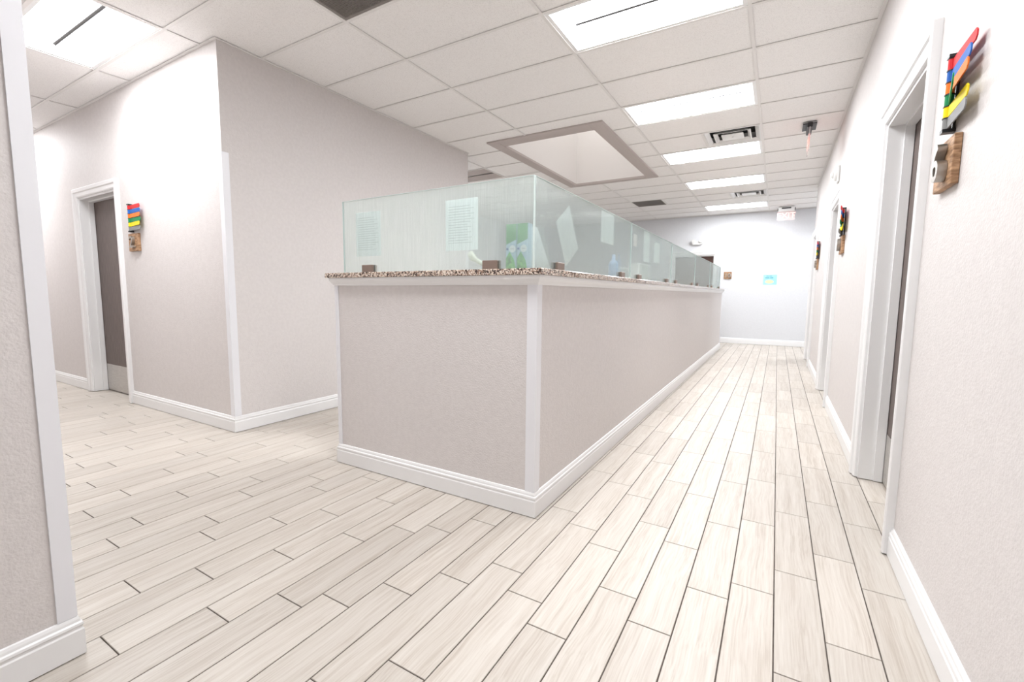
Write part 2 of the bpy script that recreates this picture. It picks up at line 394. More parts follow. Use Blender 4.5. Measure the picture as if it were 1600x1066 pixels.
for c in range(-8, 3):
    for r in range(-14, 16):
        x0, x1, y0, y1 = c * 2 * T, (c + 1) * 2 * T, r * T, (r + 1) * T
        ps = []
        for a, b, cc, d in ROOM:
            q = (max(a, x0), min(b, x1), max(cc, y0), min(d, y1))
            if q[1] - q[0] > 0.004 and q[3] - q[2] > 0.004: ps.append(q)
        for h in cells_taken: ps = sub(ps, h)
        if not ps: continue
        if len(ps) == 1 and abs(ps[0][1] - ps[0][0] - 2 * T) < 1e-6 and abs(ps[0][3] - ps[0][2] - T) < 1e-6:
            if 'm' not in full:
                full['m'] = B().box(-T, T, -T / 2, T / 2, 0, 0.014).mesh('ceiling_tile'); full['m'].materials.append(M['tile'])
            o = bpy.data.objects.new('ceiling_tile', full['m']); COL.objects.link(o); place(o, (x0 + T, y0 + T / 2, TILEZ), ceil)
        else:
            b = B()
            for q in ps: b.box(*q, TILEZ, TILEZ + 0.014)
            b.build('ceiling_tile', 'tile', ceil)
def bars(rect, alongx, name):
    ps = []
    for R in ROOM:
        q = (max(R[0], rect[0]), min(R[1], rect[1]), max(R[2], rect[2]), min(R[3], rect[3]))
        if q[1] - q[0] > 0.01 and q[3] - q[2] > 0.01: ps.append(q)
    for h in [SKO]: ps = sub(ps, h)
    if alongx:
        for x, r in DIFF + VENT2: pass
    b = B()
    for q in ps:
        b.box(*q, H + (0.0004 if alongx else 0), H + 0.004)
        if alongx: b.box(q[0], q[1], (q[2] + q[3]) / 2 - 0.002, (q[2] + q[3]) / 2 + 0.002, H + 0.004, H + 0.03)
        else: b.box((q[0] + q[1]) / 2 - 0.002, (q[0] + q[1]) / 2 + 0.002, q[2], q[3], H + 0.004, H + 0.034)
    if ps: b.build(name, 'tee', ceil)
for c in range(-7, 3): bars((c * 2 * T - 0.012, c * 2 * T + 0.012, -8, YBACK), False, 'main_runner')
for r in range(-13, 16): bars((-9.2, 3.6, r * T - 0.012, r * T + 0.012), True, 'cross_tee')
for x, r in VENT2 + DIFF:
    e = x + T if x < -1.5 else x
    B().box(e - 0.012, e + 0.012, r * T, (r + 1) * T, H - 0.0005, H + 0.02).build('cross_tee', 'tee', ceil)
# wall angle
ang = B()
for x0, x1, y0, y1 in [(XR - 0.022, XR, -8, YE), (XB, XB + 0.022, YB, YBE), (-9, XB + 0.022, YB - 0.022, YB), (-6.1, 3.6, YBACK - 0.022, YBACK)]:
    ang.box(x0, x1, y0, y1, H - 0.001, H + 0.003)
ang.build('wall_angle', 'tee', ceil)
# skylight well
sk = B()
for r0, r1, z0, z1 in [(SKO, SKI, H - 0.012, H + 0.02)]:
    for q in sub([r0], r1): sk.box(*q, z0, z1)
struct(tag(sk.build('trim_1', 'taupe', bevel=0.003), 'flat taupe trim framing the skylight well in the ceiling'))
sh = B(); a, b_, c, d = SKI; t = 0.05
for q in [(a - t, a, c - t, d + t), (b_, b_ + t, c - t, d + t), (a, b_, c - t, c), (a, b_, d, d + t)]: sh.box(*q, H + 0.0195, H + 1.5)
win = struct(tag(sh.build('window_1', 'shaft'), 'white rectangular skylight well cut through the ceiling'))
B().box(a - t, b_ + t, c - t, d + t, H + 1.5, H + 1.54).build('skylight_dome', 'dome', win)

# ------------------------------------------------------------------ walls
WT = H + 0.02
def wall(name, boxes, m='wall'):
    b = B()
    for q in boxes: b.box(*q)
    return struct(b.build(name, m))
DH = 2.145
D1, D2, D3 = (-0.35, 0.59), (2.79, 3.73), (5.92, 6.86)
DL = (-6.33, -5.39); DB = (-2.02, -1.078)
wr = [(XR, XR + 0.2, -8.0, D1[0], 0, WT), (XR, XR + 0.2, D1[1], D2[0], 0, WT), (XR, XR + 0.2, D2[1], D3[0], 0, WT), (XR, XR + 0.2, D3[1], YE, 0, WT)]
wr += [(XR, XR + 0.2, q[0], q[1], DH, WT) for q in (D1, D2, D3)]
wall('wall_right', wr)
wall('wall_left', [(-9.2, DL[0], YB, YB + 0.2, 0, WT), (DL[1], XB, YB, YB + 0.2, 0, WT), (DL[0], DL[1], YB, YB + 0.2, DH, WT), (XB - 0.2, XB, YB + 0.2, YBE, 0, WT), (-6.1, XB - 0.2, YBE - 0.2, YBE, 0, WT)])
wall('wall_near_left', [(XN - 0.2, XN, -8.0, YN, 0, WT), (-9.2, XN - 0.2, YN - 0.2, YN, 0, WT)])
wall('wall_back', [(-6.1, DB[0], YBACK, YBACK + 0.2, 0, WT), (DB[1], 3.8, YBACK, YBACK + 0.2, 0, WT), (DB[0], DB[1], YBACK, YBACK + 0.2, 2.105, WT)], 'wall_back')
wall('wall_front', [(XN - 0.2, XR + 0.2, -8.2, -8.0, 0, WT)])
wall('wall_hall_end', [(-9.4, -9.2, YN - 0.2, YB + 0.2, 0, WT)])
wall('wall_rear_left', [(-6.3, -6.1, YBE - 0.2, YBACK + 0.2, 0, WT)], 'wall_back')
wall('wall_side_corridor', [(XR + 0.2, 3.8, YE - 0.2, YE, 0, WT), (3.6, 3.8, YE, YBACK, 0, WT)], 'wall_back')

# ------------------------------------------------------------------ baseboards and corner guards
BP = [(0, 0.004), (0.016, 0.004), (0.016, 0.085), (0.013, 0.090), (0.0125, 0.096), (0.0155, 0.101), (0.0145, 0.108), (0.010, 0.112), (0.009, 0.120), (0.006, 0.128), (0, 0.130)]
def base(side, path):
    struct(sweep(path, BP).build('baseboard_' + side, 'white'))
CW = 0.09
base('right', [(XR, -8.0), (XR, D1[0] - CW)])
base('right', [(XR, D1[1] + CW), (XR, D2[0] - CW)])
base('right', [(XR, D2[1] + CW), (XR, D3[0] - CW)])
base('left', [(DL[1] + CW, YB), (XB, YB), (XB, YBE), (-6.1, YBE)][::-1] if False else [(-6.1, YBE), (XB, YBE), (XB, YB), (DL[1] + CW, YB)])
base('left', [(DL[0] - CW, YB), (-9.2, YB)])
base('near_left', [(-9.2, YN), (XN, YN), (XN, -8.0)])
base('back', [(3.6, YBACK), (DB[1] + CW, YBACK)])
base('back', [(DB[0] - CW, YBACK), (-6.1, YBACK)])
def guard(n, x, y, sx, sy, z1, a=0.05, b=0.05, z0=0.13):
    """L shaped corner guard; sx, sy = directions in which its legs run along the wall faces"""
    t = 0.005
    g = B()
    o = Vector((x, y))
    # outer corner lies at (x - sx*t, y - sy*t)
    pts = [(x - sx * t, y - sy * t), (x + sx * a, y - sy * t), (x + sx * a, y), (x, y), (x, y + sy * b), (x - sx * t, y + sy * b)]
    g.loft([[(p[0], p[1], z0) for p in pts], [(p[0], p[1], z1) for p in pts]])
    return struct(g.build('trim_%d' % n, 'guard'))
guard(2, XB, YB, -1, 1, 2.215)
guard(3, XN, YN, -1, -1, 2.215, 0.045, 0.042)
guard(4, XB, YBE, -1, -1, 2.215)

# ------------------------------------------------------------------ doors
CP = [(0.0, 0.0), (0.0, 0.014), (0.012, 0.020), (0.045, 0.022), (0.054, 0.031), (0.084, 0.034), (0.09, 0.029), (0.09, 0.0)]
def door(n, op, fn, leafm, label, hinge_hi, top=DH, kick=True):
    a0, a1 = op; ax, ay, az = fn((a0 + a1) / 2, 0.13, 0)
    t = thing('door_%d' % n, (ax, ay, 0), label, None, None, 'structure')
    c = B(fn)
    rings = []
    for wd, p in CP:
        rings.append([(a0 - wd, -p, 0.006), (a0 - wd, -p, top + wd), (a1 + wd, -p, top + wd), (a1 + wd, -p, 0.006)])
    c.loft(rings, False, False); c.build('casing', 'white', t)
    j = B(fn); th = 0.02
    j.box(a0 - 0.002, a0 + th, 0.0, 0.18, 0.006, top + 0.002).box(a1 - th, a1 + 0.002, 0.0, 0.18, 0.006, top + 0.002).box(a0 + th, a1 - th, 0.0, 0.18, top - th, top + 0.002)
    j.build('jamb', 'white', t)
    s = B(fn); sp = 0.033
    s.box(a0 + th, a0 + sp, 0.075, 0.118, 0.006, top - th).box(a1 - sp, a1 - th, 0.075, 0.118, 0.006, top - th).box(a0 + sp, a1 - sp, 0.075, 0.118, top - sp, top - th)
    s.build('stop', 'white', t)
    lf = B(fn).box(a0 + th + 0.003, a1 - th - 0.003, 0.122, 0.166, 0.008, top - th - 0.003).build('leaf', leafm, t)
    if kick: B(fn).box(a0 + 0.04, a1 - 0.04, 0.1195, 0.1225, 0.012, 0.31).build('kick_plate', 'steel', lf)
    hu = a0 + 0.085 if hinge_hi else a1 - 0.085; dr = 1 if hinge_hi else -1
    hb = B(fn)
    u0, d0, z0 = hu, 0.122, 1.0
    hb.box(u0 - 0.028, u0 + 0.028, 0.112, 0.122, 0.972, 1.028)
    hb.box(u0 - 0.009, u0 + 0.009, 0.065, 0.112, 0.991, 1.009)
    hb.box(min(u0 - 0.009 * dr, u0 + 0.11 * dr), max(u0 - 0.009 * dr, u0 + 0.11 * dr), 0.052, 0.068, 0.990, 1.010)
    hb.build('handle', 'nickel', lf, bevel=0.003)
    return t
fR = lambda u, d, z: (XR + d, u, z)
fL = lambda u, d, z: (u, YB + d, z)
fB = lambda u, d, z: (u, YBACK + d, z)
door(1, D1, fR, 'door', 'tall brown door with white casing in the right wall, nearest', True)
door(2, D2, fR, 'door', 'white cased doorway in the right wall below the round alarm', True)
door(3, D3, fR, 'door', 'white cased doorway at the far end of the right wall', True)
door(4, DL, fL, 'door', 'brown door with steel kick plate in the left hall', False)
door(5, DB, fB, 'door_red', 'dark reddish brown door in the back wall behind the glass', True, top=2.105, kick=False)
guard(5, XR, YE, 1, -1, 2.215, 0.05, 0.012)

# ------------------------------------------------------------------ counter
cn = thing('reception_counter', ((XC + XCL) / 2, YC, 0), 'long greige half-height counter wall with white trim under granite', 'counter')
KT = 0.15; CT = 1.235
B().box(XCL, XC, YC, YC + KT, 0, CT).build('front_panel', 'wall', cn)
B().box(XC - KT, XC, YC + KT, YCE, 0, CT).build('side_panel', 'wall', cn)
sweep([(XC - KT, YCE), (XC, YCE), (XC, YC), (XCL, YC), (XCL, YC + KT)], BP).build('baseboard', 'white', cn)
MP = [(0, 1.186), (0.008, 1.186), (0.012, 1.196), (0.020, 1.204), (0.027, 1.214), (0.030, 1.222), (0.030, 1.2345), (0, 1.2345)]
sweep([(XC - KT, YCE), (XC, YCE), (XC, YC), (XCL, YC), (XCL, YC + KT)], MP).build('moulding', 'white', cn)
def cguard(x, y, sx, sy, a, b):
    t = 0.005
    pts = [(x - sx * t, y - sy * t), (x + sx * a, y - sy * t), (x + sx * a, y), (x, y), (x, y + sy * b), (x - sx * t, y + sy * b)]
    B().loft([[(p[0], p[1], 0.13) for p in pts], [(p[0], p[1], 1.19) for p in pts]]).build('corner_trim', 'guard', cn)
cguard(XC, YC, -1, 1, 0.05, 0.05); cguard(XCL, YC, 1, 1, 0.026, 0.05); cguard(XC, YCE, -1, -1, 0.05, 0.05)
g = B()
o_, iw = 0.042, 0.24
pts = [(XCL - 0.055, YC - o_), (XC + o_, YC - o_), (XC + o_, YCE + o_), (XC + o_ - iw - 0.04, YCE + o_), (XC + o_ - iw - 0.04, YC - o_ + iw + 0.04), (XCL - 0.055, YC - o_ + iw + 0.04)]
g.loft([[(p[0], p[1], CT) for p in pts], [(p[0], p[1], GT) for p in pts]])
tag(g.build('granite_worktop', 'granite', bevel=0.003), 'speckled brown granite worktop running along the counter wall', 'countertop')

# glass screens
GY = YC + 0.05; GX = XC - 0.05; GZ0, GZ1 = GT + 0.001, 1.722; gt = 0.005
gl_lab = ['frosted glass screen on the side of the counter, nearest the corner',
          'second frosted glass screen along the side of the counter',
          'third frosted glass screen along the side of the counter',
          'fourth frosted glass screen along the side of the counter',
          'last frosted glass screen on the counter, closest to the back wall']
def panel(ends, axis, label, clamps):
    a, b = ends
    if axis == 'x': t = thing('glass_screen', ((a + b) / 2, GY, GT), label, 'glass screen', 'frosted glass screens on the counter')
    else: t = thing('glass_screen', (GX, (a + b) / 2, GT), label, 'glass screen', 'frosted glass screens on the counter')
    fn = (lambda u, d, z: (u, GY + d, z)) if axis == 'x' else (lambda u, d, z: (GX - d, u, z))
    B(fn).box(a + 0.003, b - 0.003, -gt, gt, GZ0, GZ1).build('pane', 'glass', t)
    e = B(fn)
    e.box(a, a + 0.003, -gt, gt, GZ0, GZ1).box(b - 0.003, b, -gt, gt, GZ0, GZ1).box(a, b, -gt, gt, GZ1, GZ1 + 0.002)
    e.build('polished_edge', 'glass_edge', t)
    for c in clamps:
        k = B(fn); k.box(c - 0.047, c + 0.047, -0.022, -gt, GT + 0.0005, GT + 0.05).box(c - 0.047, c + 0.047, gt, 0.022, GT + 0.0005, GT + 0.05)
        k.build('clamp', 'bronze', t, bevel=0.003)
panel((-2.175, GX + gt), 'x', 'frosted reeded glass screen across the short front of the counter', (-1.945, -1.037))
seams = [GY + gt + 0.002, 0.86, 2.56, 4.30, 6.04, 7.74]
cl = [(-0.60, 0.60), (1.12, 2.29), (2.82, 4.02), (4.55, 5.78), (6.28, 7.48)]
for i in range(5): panel((seams[i] + 0.002, seams[i + 1] - 0.002), 'y', gl_lab[i], cl[i])

# papers taped to the inside of the glass
def sheet(name, fn, cu, cz, wd, ht, rot, label, cat='paper', m='paper', lines=True, group=None):
    c, s_ = math.cos(rot), math.sin(rot)
    ff = lambda u, d, z: fn(cu + u * c - z * s_, d, cz + u * s_ + z * c)
    x, y, z = fn(cu, 0.006, cz)
    t = thing(name, (x, y, z), label, cat, group)
    B(ff).box(-wd / 2, wd / 2, 0.0056, 0.0066, -ht / 2, ht / 2).build('sheet', m, t)
    if lines:
        b = B(ff); k = -ht / 2 + 0.04
        while k < ht / 2 - 0.035:
            b.box(-wd / 2 + 0.02, wd / 2 - 0.02 - 0.05 * ((k * 37) % 1), 0.0051, 0.0055, k, k + 0.003); k += 0.014
        b.build('printed_lines', 'ink', t)
    return t
fF = lambda u, d, z: (u, GY + d, z)
fS = lambda u, d, z: (GX - d, u, z)
PG = 'sheets taped behind the glass'
sheet('paper_sheet', fF, -1.955, 1.507, 0.216, 0.272, 0.0, 'white printed sheet behind the front glass at its left end', group=PG)
sheet('paper_sheet', fF, -1.236, 1.515, 0.216, 0.276, 0.0, 'white printed sheet in the middle of the front glass', group=PG)
sheet('paper_sheet', fS, -0.459, 1.478, 0.216, 0.279, math.radians(33), 'tilted white sheet behind the side glass beside the corner', lines=False, group=PG)
sheet('paper_sheet', fS, 0.262, 1.609, 0.285, 0.212, 0.0, 'white landscape sheet high on the side glass', lines=False, group=PG)
sheet('paper_sheet', fS, 1.0, 1.60, 0.10, 0.10, 0.0, 'small pale pink note on the side glass', m='pink', lines=False, group=PG)
sheet('paper_sheet', fS, 1.40, 1.58, 0.216, 0.276, 0.0, 'white portrait sheet on the second side glass screen', lines=False, group=PG)
sheet('paper_sheet', fS, 1.83, 1.56, 0.25, 0.2, 0.0, 'white sheet on the second side glass screen, further from the corner', lines=False, group=PG)

# things standing on the granite behind the glass
def carton(cx, label):
    t = thing('green_carton', (cx, GY + 0.055, GT), label, 'carton', 'green cartons behind the front glass')
    w_ = 0.061; y0, y1 = GY + 0.03, GY + 0.08; x0, x1 = cx - w_ / 2, cx + w_ / 2
    B().box(x0, x1, y0, y1, GT + 0.0005, GT + 0.235).build('body', 'boxblue', t)
    B().loft([[(x0, y0 - 0.0008, GT + 0.130), (x1, y0 - 0.0008, GT + 0.155), (x1, y0 - 0.0008, GT + 0.235), (x0, y0 - 0.0008, GT + 0.235)],
              [(x0, y0 - 0.0002, GT + 0.130), (x1, y0 - 0.0002, GT + 0.155), (x1, y0 - 0.0002, GT + 0.235), (x0, y0 - 0.0002, GT + 0.235)]]).build('green_band', 'boxgreen', t)
    B().loft([[(x0, y0 - 0.0008, GT + 0.001), (x1, y0 - 0.0008, GT + 0.001), (x1 - 0.012, y0 - 0.0008, GT + 0.05), (x0 + 0.022, y0 - 0.0008, GT + 0.095), (x0, y0 - 0.0008, GT + 0.06)],
              [(x0, y0 - 0.0002, GT + 0.001), (x1, y0 - 0.0002, GT + 0.001), (x1 - 0.012, y0 - 0.0002, GT + 0.05), (x0 + 0.022, y0 - 0.0002, GT + 0.095), (x0, y0 - 0.0002, GT + 0.06)]]).build('leaf_print', 'leaf', t)
    B().cyl((cx + 0.008, y0 - 0.0002, GT + 0.108), (0, -1, 0), 0.019, 0.001, 20).build('round_emblem', 'paper', t)
    B().cyl((x0 + 0.008, y0 - 0.0002, GT + 0.108), (0, -1, 0), 0.006, 0.001, 12).build('dot_mark', 'navy', t)
    B().box(cx - 0.002, cx + 0.016, y0 - 0.0016, y0 - 0.0011, GT + 0.1065, GT + 0.1095).build('emblem_mark', 'plastic_grey', t)
    return t
carton(-0.936, 'green and pale blue carton behind the front glass, left of a pair')
carton(-0.870, 'green and pale blue carton behind the front glass, right of a pair')
hs = B(); rings = []
for i in range(9):
    t = i / 8; c = Vector((-1.215 + 0.15 * t, GY + 0.06, GT + 0.022 + 0.062 * (1 - t) ** 1.6 + (0.012 if i in (0, 8) else 0)))
    r = 0.020 if i in (0, 1) else (0.016 if i in (7, 8) else 0.012)
    dx = Vector((0.15, 0, -0.09 * (1 - t) - 0.01)).normalized(); up = Vector((0, 1, 0)).cross(dx)
    rings.append([c + (Vector((0, 1, 0)) * math.cos(a) + up * math.sin(a)) * r for a in [k * math.pi / 5 for k in range(10)]])
hs.loft(rings); tag(hs.build('handset', 'cream', smooth=True), 'cream curved handset leaning on the granite behind the front glass', 'handset')
tb = B(); rings = []
cz = Vector((-0.855, -0.735, GT + 0.001))
ex = Vector((0.35, 0.94, 0)).normalized(); ey = Vector((0.94, -0.35, 0)).normalized()
for dz, k in ((0.0, 0.0), (0.235, -0.05)):
    for_ = [cz + ex * a + ey * (b + k + 0.02) + Vector((0, 0, dz)) for a, b in ((-0.07, -0.001), (0.085 - dz * 0.25, -0.001), (0.085 - dz * 0.25, 0.001), (-0.07 + dz * 0.3, 0.001))]
    rings.append(for_)
tb.loft(rings); rings = []
for dz, k in ((0.0, -0.09), (0.233, -0.052)):
    for_ = [cz + ex * a + ey * (b + k + 0.02) + Vector((0, 0, dz)) for a, b in ((-0.07, -0.001), (0.085 - dz * 0.25, -0.001), (0.085 - dz * 0.25, 0.001), (-0.07 + dz * 0.3, 0.001))]
    rings.append(for_)
tb.loft(rings)
tag(tb.build('tent_card', 'paper'), 'plain white folded tent card behind the glass corner', 'card')
bb = B(); bb.loft([[(-0.865 + r * math.cos(a), 0.64 + r * math.sin(a), z) for a in [k * math.pi / 8 for k in range(16)]] for r, z in ((0.035, GT + 0.0005), (0.037, GT + 0.01), (0.037, GT + 0.11), (0.03, GT + 0.135), (0.013, GT + 0.15), (0.013, GT + 0.185), (0.010, GT + 0.19))])
tag(bb.build('blue_bottle', 'bluebottle', smooth=True), 'pale blue bottle standing behind the side glass', 'bottle')
def smallbox(y0, y1, h, label):
    t = thing('white_box', (-0.875, (y0 + y1) / 2, GT), label, 'box')
    B().box(-0.93, -0.83, y0, y1, GT + 0.0005, GT + h).build('body', 'plastic', t, bevel=0.002)
    B().box(-0.932, -0.828, y0 - 0.002, y1 + 0.002, GT + h, GT + h + 0.02).build('lid', 'plastic', t, bevel=0.002)
smallbox(0.72, 0.90, 0.075, 'small white lidded box behind the side glass by a bottle')
smallbox(1.30, 1.62, 0.14, 'larger white lidded box behind the second side glass screen')

# ------------------------------------------------------------------ ceiling fixtures
def troffer(c, r, label):
    x0, x1 = c * 2 * T + 0.010, (c + 1) * 2 * T - 0.010; y0, y1 = r * T + 0.010, (r + 1) * T - 0.010
    t = thing('ceiling_light', ((x0 + x1) / 2, (y0 + y1) / 2, H), label, 'light', 'recessed ceiling lights')
    ym = (y0 + y1) / 2; f = 0.03; D = 0.085
    fr = B()
    for q in sub([(x0, x1, y0, y1)], (x0 + f, x1 - f, y0 + f, y1 - f)): fr.box(*q, H + 0.0045, H + 0.008)
    fr.build('frame', 'reflector', t)
    # pan: sloped end walls, closed top
    pn = B(); e = 0.09
    A = [(x0 + f, y0 + f), (x1 - f, y0 + f), (x1 - f, y1 - f), (x0 + f, y1 - f)]
    pn.add([(x0 + f, y0 + f, H + 0.008), (x0 + f, y1 - f, H + 0.008), (x0 + f + e, y1 - f, H + D), (x0 + f + e, y0 + f, H + D)], [(0, 1, 2, 3)])
    pn.add([(x1 - f, y0 + f, H + 0.008), (x1 - f, y1 - f, H + 0.008), (x1 - f - e, y1 - f, H + D), (x1 - f - e, y0 + f, H + D)], [(0, 1, 2, 3)])
    pn.add([(x0, y0, H + D + 0.004), (x1, y0, H + D + 0.004), (x1, y1, H + D + 0.004), (x0, y1, H + D + 0.004)], [(0, 1, 2, 3)])
    pn.build('reflector', 'reflector', t)
    for s in (-1, 1):
        yo = ym + s * ((y1 - y0) / 2 - f); yi = ym + s * 0.014
        ln = B(); rings = []
        for k in range(7):
            a = k / 6; y = yo + (yi - yo) * a; z = H + 0.008 + (D - 0.012) * math.sin(a * math.pi * 0.62) ** 0.9
            rings.append([(x0 + f, y, z), (x1 - f, y, z)])
        # lens narrows with the sloped ends
        vs = []
        for rg in rings:
            k = min(1, (rg[0][2] - H - 0.008) / (D - 0.008)); vs.append([(x0 + f + e * k, rg[0][1], rg[0][2]), (x1 - f - e * k, rg[1][1], rg[1][2])])
        ln.loft(vs, False, False); ln.build('lens', 'lens', t, smooth=True)
    b = B(); b.box(x0 + f + 0.085, x1 - f - 0.085, ym - 0.014, ym - 0.010, H + 0.04, H + 0.05).box(x0 + f + 0.085, x1 - f - 0.085, ym + 0.010, ym + 0.014, H + 0.04, H + 0.05)
    b.box(x0 + f + 0.08, x1 - f - 0.08, ym - 0.014, ym + 0.014, H + 0.05, H + 0.056)
    b.build('lamp_bar', 'bar', t)
LL = ['recessed ceiling light nearest the viewer over the corridor, cut by the top of the picture',
      'recessed ceiling light in front of the skylight, second along the corridor',
      'recessed ceiling light just beyond the louvred air diffuser, third along the corridor',
      'recessed ceiling light just before the further air diffuser, fourth along the corridor',
      'recessed ceiling light closest to the back wall, fifth along the corridor',
      'recessed ceiling light over the left hall in the top left corner',
      'recessed ceiling light deep in the left hall behind the near wall',
      'ceiling light added in place of daylight in the side corridor past the right wall',  # added lamp, stands in for daylight coming from the right
      'recessed ceiling light above the counter front, just outside the top of the picture',
      'unseen fill light added over the corridor far behind the viewpoint',  # added lamp, lifts the surfaces facing the camera
      'fill light added out of view behind the end of the left wall']  # added lamp, brightens the rear area behind the side glass
for (c, r), l in zip(LIGHTS, LL): troffer(c, r, l)

def return_grille(x, r, label):
    x0, x1, y0, y1 = x + 0.010, x + T - 0.010, r * T + 0.010, (r + 1) * T - 0.010
    t = thing('return_grille', ((x0 + x1) / 2, (y0 + y1) / 2, H), label, 'air vent', 'grey return grilles')
    fr = B()
    for q in sub([(x0, x1, y0, y1)], (x0 + 0.022, x1 - 0.022, y0 + 0.022, y1 - 0.022)): fr.box(*q, H + 0.0045, H + 0.009)
    fr.build('frame', 'grille', t)
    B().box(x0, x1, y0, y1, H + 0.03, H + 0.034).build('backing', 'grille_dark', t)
    s = B(); n = 44
    for i in range(n):
        xx = x0 + 0.022 + (x1 - x0 - 0.044) * (i + 0.5) / n; s.box(xx - 0.003, xx + 0.003, y0 + 0.02, y1 - 0.02, H + 0.004, H + 0.02)
    for i in range(n):
        yy = y0 + 0.022 + (y1 - y0 - 0.044) * (i + 0.5) / n; s.box(x0 + 0.02, x1 - 0.02, yy - 0.003, yy + 0.003, H + 0.004, H + 0.02)
    s.build('core', 'grille', t, kind='stuff')
return_grille(VENT2[0][0], VENT2[0][1], 'dark grey square return grille at the top edge, above the counter front')
return_grille(VENT2[1][0], VENT2[1][1], 'grey square return grille in the ceiling far beyond the skylight')

def diffuser(x, r, label):
    x0, x1, y0, y1 = x + 0.013, x + T - 0.013, r * T + 0.013, (r + 1) * T - 0.013
    xm, ym = (x0 + x1) / 2, (y0 + y1) / 2; h = (x1 - x0) / 2
    t = thing('air_diffuser', (xm, ym, H), label, 'air vent', 'louvred air diffusers')
    B().box(x0, x1, y0, y1, H + 0.11, H + 0.115).build('backing', 'dark', t)
    sk_ = B()
    sk_.loft([[(xm - hh, ym - hh, H + z), (xm + hh, ym - hh, H + z), (xm + hh, ym + hh, H + z), (xm - hh, ym + hh, H + z)] for hh, z in ((h, 0.11), (h, 0.001), (h - 0.006, 0.001), (h - 0.006, 0.11))], True, False)
    sk_.build('collar', 'plastic', t)
    for k, (ho, hi, zo, zi) in enumerate([(h, h - 0.055, 0.002, 0.03), (h - 0.095, h - 0.135, 0.002, 0.03), (h - 0.175, 0.012, 0.004, 0.05)]):
        b = B(); R = lambda hh, z: [(xm - hh, ym - hh, H + z), (xm + hh, ym - hh, H + z), (xm + hh, ym + hh, H + z), (xm - hh, ym + hh, H + z)]
        if k == 2: b.loft([R(ho - 0.03, 0.03), R(ho, 0.004), R(ho - 0.01, 0.002), R(0.01, 0.002)], True, False)
        else: b.loft([R(ho, zo), R(ho - 0.012, zo), R(hi, zi), R(hi + 0.004, zi + 0.003), R(ho, zo + 0.004)], True, False)
        b.build('louvre', 'plastic', t)
diffuser(DIFF[0][0], DIFF[0][1], 'white louvred air diffuser in the ceiling right of the skylight')
diffuser(DIFF[1][0], DIFF[1][1], 'white louvred air diffuser in the ceiling near the back wall')

# linear slot diffuser in the dim ceiling past the left block
x0, x1, y0, y1 = slotcell
t = thing('slot_diffuser', ((x0 + x1) / 2, (y0 + y1) / 2, H), 'ceiling panel with one long black air slot past the left wall', 'air vent')
sl = B()
for q in sub([(x0 + 0.013, x1 - 0.013, y0 + 0.013, y1 - 0.013)], (x0 + 0.03, x1 - 0.03, y0 + 0.27, y0 + 0.33)): sl.box(*q, H + 0.003, H + 0.012)
sl.build('plate', 'taupe', t)
B().box(x0 + 0.02, x1 - 0.02, y0 + 0.26, y0 + 0.34, H + 0.04, H + 0.045).build('slot', 'dark', t)

# ------------------------------------------------------------------ exit signs
t = thing('exit_sign', (0.46, 3.34, H), 'edge-lit exit sign seen edge-on, hanging from the ceiling on a black mount', 'exit sign', 'exit signs')
B().box(0.395, 0.525, 3.22, 3.48, H - 0.012, H - 0.0005).build('canopy', 'plastic_grey', t, bevel=0.002)
B().box(0.435, 0.485, 3.19, 3.51, H - 0.062, H - 0.012).build('housing', 'black', t, bevel=0.006)
for e0 in (0.395, 0.485): B().box(e0, e0 + 0.04, 3.225, 3.475, H - 0.02, H - 0.012).build('flange', 'black', t)
ac = B().box(0.4555, 0.4645, 3.18, 3.52, H - 0.30, H - 0.062).build('panel', 'acrylic', t)
text_part('EXIT', 0.16, 0.001, 'red_led', ac, (0.4545, 3.35, H - 0.19), (0, -1, 0), (0, 0, 1), 'letters')
text_part('EXIT', 0.16, 0.001, 'red_led', ac, (0.4655, 3.35, H - 0.19), (0, 1, 0), (0, 0, 1), 'letters')
EX0, EX1, EY = 0.155, 0.485, 8.75
t = thing('exit_sign', ((EX0 + EX1) / 2, EY, H), 'white exit sign with red letters hanging before the back wall', 'exit sign', 'exit signs')
B().box(EX0 + 0.015, EX1 - 0.015, EY - 0.035, EY + 0.035, H - 0.10, H - 0.0005).build('housing', 'plastic', t, bevel=0.008)
B().box(EX0 + 0.08, EX1 - 0.08, EY - 0.037, EY - 0.034, H - 0.045, H - 0.02).build('slot', 'black', t)
for e0 in (EX0 + 0.003, EX1 - 0.016): B().box(e0, e0 + 0.013, EY - 0.03, EY + 0.03, H - 0.085, H - 0.03).build('end_cap', 'black', t)
ac = B().box(EX0 + 0.005, EX1 - 0.005, EY - 0.006, EY + 0.006, H - 0.285, H - 0.10).build('panel', 'acrylic', t)
text_part('EXIT', 0.165, 0.002, 'red_led', ac, ((EX0 + EX1) / 2, EY - 0.008, H - 0.19), (1, 0, 0), (0, 0, 1), 'letters', 0.002)
for s, xx in ((-1, EX0 + 0.018), (1, EX1 - 0.018)):
    ch = B(); ch.loft([[(xx - s * 0.008, EY - dy, H - 0.165), (xx + s * 0.01, EY - dy, H - 0.19), (xx - s * 0.008, EY - dy, H - 0.215)] for dy in (0.0065, 0.0085)])
    ch.build('arrow', 'red_led', ac)

